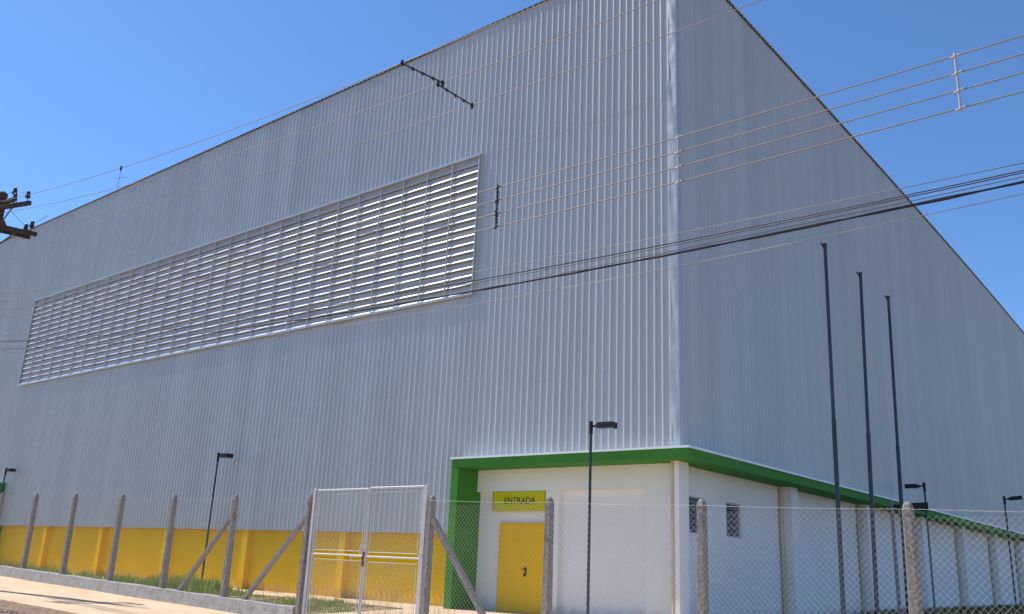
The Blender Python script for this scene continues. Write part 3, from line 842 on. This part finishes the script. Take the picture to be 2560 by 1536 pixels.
def lead(pts, r=0.006):
    q = MB(); P = [Vector(p) for p in pts]; out = []
    for i in range(len(P)-1):
        for k in range(6):
            u = k/6; p = P[i].lerp(P[i+1], u); p.z -= 0.08*math.sin(math.pi*u)*(P[i+1]-P[i]).length*0.5; out.append(p)
    out.append(P[-1]); q.path(out, r, n=5); return q.build("jumper_lead", M_bcable, pole)
lead([(-16.2,-9.58,9.86),(-15.65,-9.19,10.06),(-14.57,-9.04,10.02),(-13.95,-8.93,9.86)])
lead([(-14.57,-9.04,9.95),(-14.42,-9.06,9.86),(-14.35,-9.0,9.55)])
lead([(-14.33,-8.55,9.20),(-14.70,-8.55,9.20),(-15.0,-9.0,9.7)])
lead([(-14.33,-8.55,9.20),(-13.95,-8.35,9.42)])

def wire_(name, D, co, r, mt, lab, cat="cable", x0=-15.2, x1=40.0, group=None, step=0.5, irregular=0.0, yoff=0.0):
    n = int((x1-x0)/step); pts = []; rs = []
    for i in range(n+1):
        x = x0+(x1-x0)*i/n; pts.append((x, wy(D, x)+yoff, co[0]*x*x+co[1]*x+co[2]))
        rs.append(r*((0.45+0.55*min(1, max(0, (x+3)/9))) if irregular else 1)*(1+irregular*math.sin(x*5.1)+irregular*0.7*math.sin(x*11.3+1)))
    b = MB(); b.path(pts, rs if irregular else r, n=6)
    return tag(b.build(name, mt, smooth=True), lab, cat, group)
H2 = [0.003369,-0.073019,7.58554]
HV = {'H1': (6.706, [0.003627,-0.066496,7.55017]), 'H2': (7.4, H2), 'H3': (8.048, [0.003200,-0.061096,7.52624])}
g = "bare high-voltage wires along the street"
wire_("power_line", HV['H1'][0], HV['H1'][1], 0.0055, M_alu, "bare wire running highest across the sky, the one with the kite frame", group=g)
wire_("power_line", HV['H2'][0], HV['H2'][1], 0.0055, M_alu, "bare wire between two others, meeting both dark slanting spacers", group=g)
wire_("power_line", HV['H3'][0], HV['H3'][1], 0.0055, M_alu, "lowest of the three widely spaced bare wires above the louvre band", group=g)
LVc = [[0.002701,-0.053326,5.74310],[0.002674,-0.051490,5.56463],[0.002742,-0.050396,5.38556],[0.002797,-0.048973,5.20537]]
for co, lab in zip(LVc, ("topmost of the four parallel bare wires joined by upright spacers", "second from top of the four parallel bare wires joined by upright spacers",
                         "third from top of the four parallel bare wires joined by upright spacers", "lowest of the four parallel bare wires joined by upright spacers")):
    wire_("power_line", 7.4, co, 0.0065, M_alu, lab, group="four low-voltage wires one above another")
g = "thin telephone and data cables"
wire_("thin_cable", 7.4, [0.002278,-0.057917,4.70264], 0.0035, M_tcable, "thin grey cable running highest above the thick black one", group=g)
wire_("thin_cable", 7.42, [0.002651,-0.052712,4.57819], 0.0052, M_bcable, "upper one of a close pair of black cables above the thick one", group=g)
wire_("thin_cable", 7.38, [0.002729,-0.052510,4.53558], 0.0052, M_bcable, "lower one of a close pair of black cables above the thick one", group=g)
wire_("steel_strand", 7.4, [0.002946,-0.046438,4.43871], 0.004, M_alu, "thin pale strand carrying the thick black cable", group=g, yoff=-0.012)
wire_("thick_cable", 7.4, [0.002759,-0.047662,4.42262], 0.012, M_bcable, "thickest cable, a lumpy black bundle crossing the whole facade", group=None, step=0.12, irregular=0.22)
wire_("thin_cable", 7.4, [0.003654,-0.045342,4.24261], 0.0035, M_tcable, "thin cable running alone below the thick black one", group=g)

def cz(co, x): return co[0]*x*x+co[1]*x+co[2]
# upright spacers on the four wires
def spacer_v(x, mt, lab, rough=False):
    b = MB(); y = wy(7.4, x)
    zs_ = [cz(c, x) for c in LVc]
    b.tube((x, y-0.012, zs_[0]+0.03), (x, y-0.012, zs_[3]-0.03), 0.010, n=8)
    for z in zs_:
        b.lathe((x, y-0.012, z-0.028), [(0.008,0),(0.016,0.010),(0.017,0.024),(0.009,0.036)], n=8)
        b.tube((x-0.04, y-0.012, z-0.02), (x+0.04, y-0.012, z+0.0), 0.009, n=6)
    if rough:
        for i in range(40):
            z = random.uniform(zs_[3], zs_[0]); a = random.uniform(0, 6.28)
            b.tube((x, y-0.012, z), (x+0.026*math.cos(a), y-0.012+0.026*math.sin(a), z+random.uniform(-.03,.03)), 0.006, n=5)
    return tag(b.build("cable_spacer", mt, smooth=False), lab, "spacer", "upright spacers between the four wires")
spacer_v(2.784, M_bcable, "dark upright spacer on four wires just right of the louvre band", True)
spacer_v(5.318, M_spw, "pale upright spacer on four wires in front of the hall corner")
spacer_v(8.010, M_spw, "pale upright spacer on four wires seen against the sky")
def spacer_h(xa, Da, ca, xb, Db, cb, lab):
    a = Vector((xa, wy(Da, xa), cz(ca, xa)-0.01)); c = Vector((xb, wy(Db, xb), cz(cb, xb)-0.01)); b = MB()
    dr = (c-a).normalized()
    b.tube(a-dr*0.03, c+dr*0.03, 0.011, n=8)
    n = 4
    for i in range(n+1):
        p = a+(c-a)*i/n
        b.tube(p-dr*0.02, p+dr*0.02, 0.017, n=8); b.tube(p, p+Vector((0,0,-0.032)), 0.011, n=6)
    b.tube(a+Vector((0,0,-0.03)), a+Vector((0,0,0.045)), 0.02, n=8); b.tube(c+Vector((0,0,-0.05)), c+Vector((0,0,0.03)), 0.02, n=8)
    return tag(b.build("cable_spacer", M_bcable), lab, "spacer", "dark slanting spacers between the high wires")
spacer_h(1.563, HV['H1'][0], HV['H1'][1], 1.646, 7.4, H2, "dark spacer rod at the roof edge, upper one of a slanting pair")
spacer_h(1.553, 7.4, H2, 1.618, HV['H3'][0], HV['H3'][1], "dark spacer rod over grey cladding, lower one of a slanting pair")
# kite frame caught on the top wire
kx = -6.466; kz = cz(HV['H1'][1], kx); ky = wy(6.706, kx)
t = empty("kite_frame", (kx, ky, kz), "bare cross-shaped kite frame dangling from the highest wire against the sky", "kite")
b = MB(); b.tube((kx,ky,kz+0.04), (kx,ky,kz-0.05), 0.018, n=8); b.tube((kx,ky,kz), (kx+0.005,ky,kz-0.40), 0.003, n=5); b.tube((kx,ky,kz-0.05), (kx+0.06,ky+0.04,kz-0.2), 0.0025, n=4); b.build("string", M_bcable, t)
b = MB(); b.tube((kx-0.155,ky-0.03,kz-0.185), (kx+0.215,ky+0.06,kz-0.225), 0.0035, n=5); b.tube((kx,ky,kz-0.1), (kx,ky,kz-0.40), 0.0035, n=5); b.build("sticks", M_wood, t)
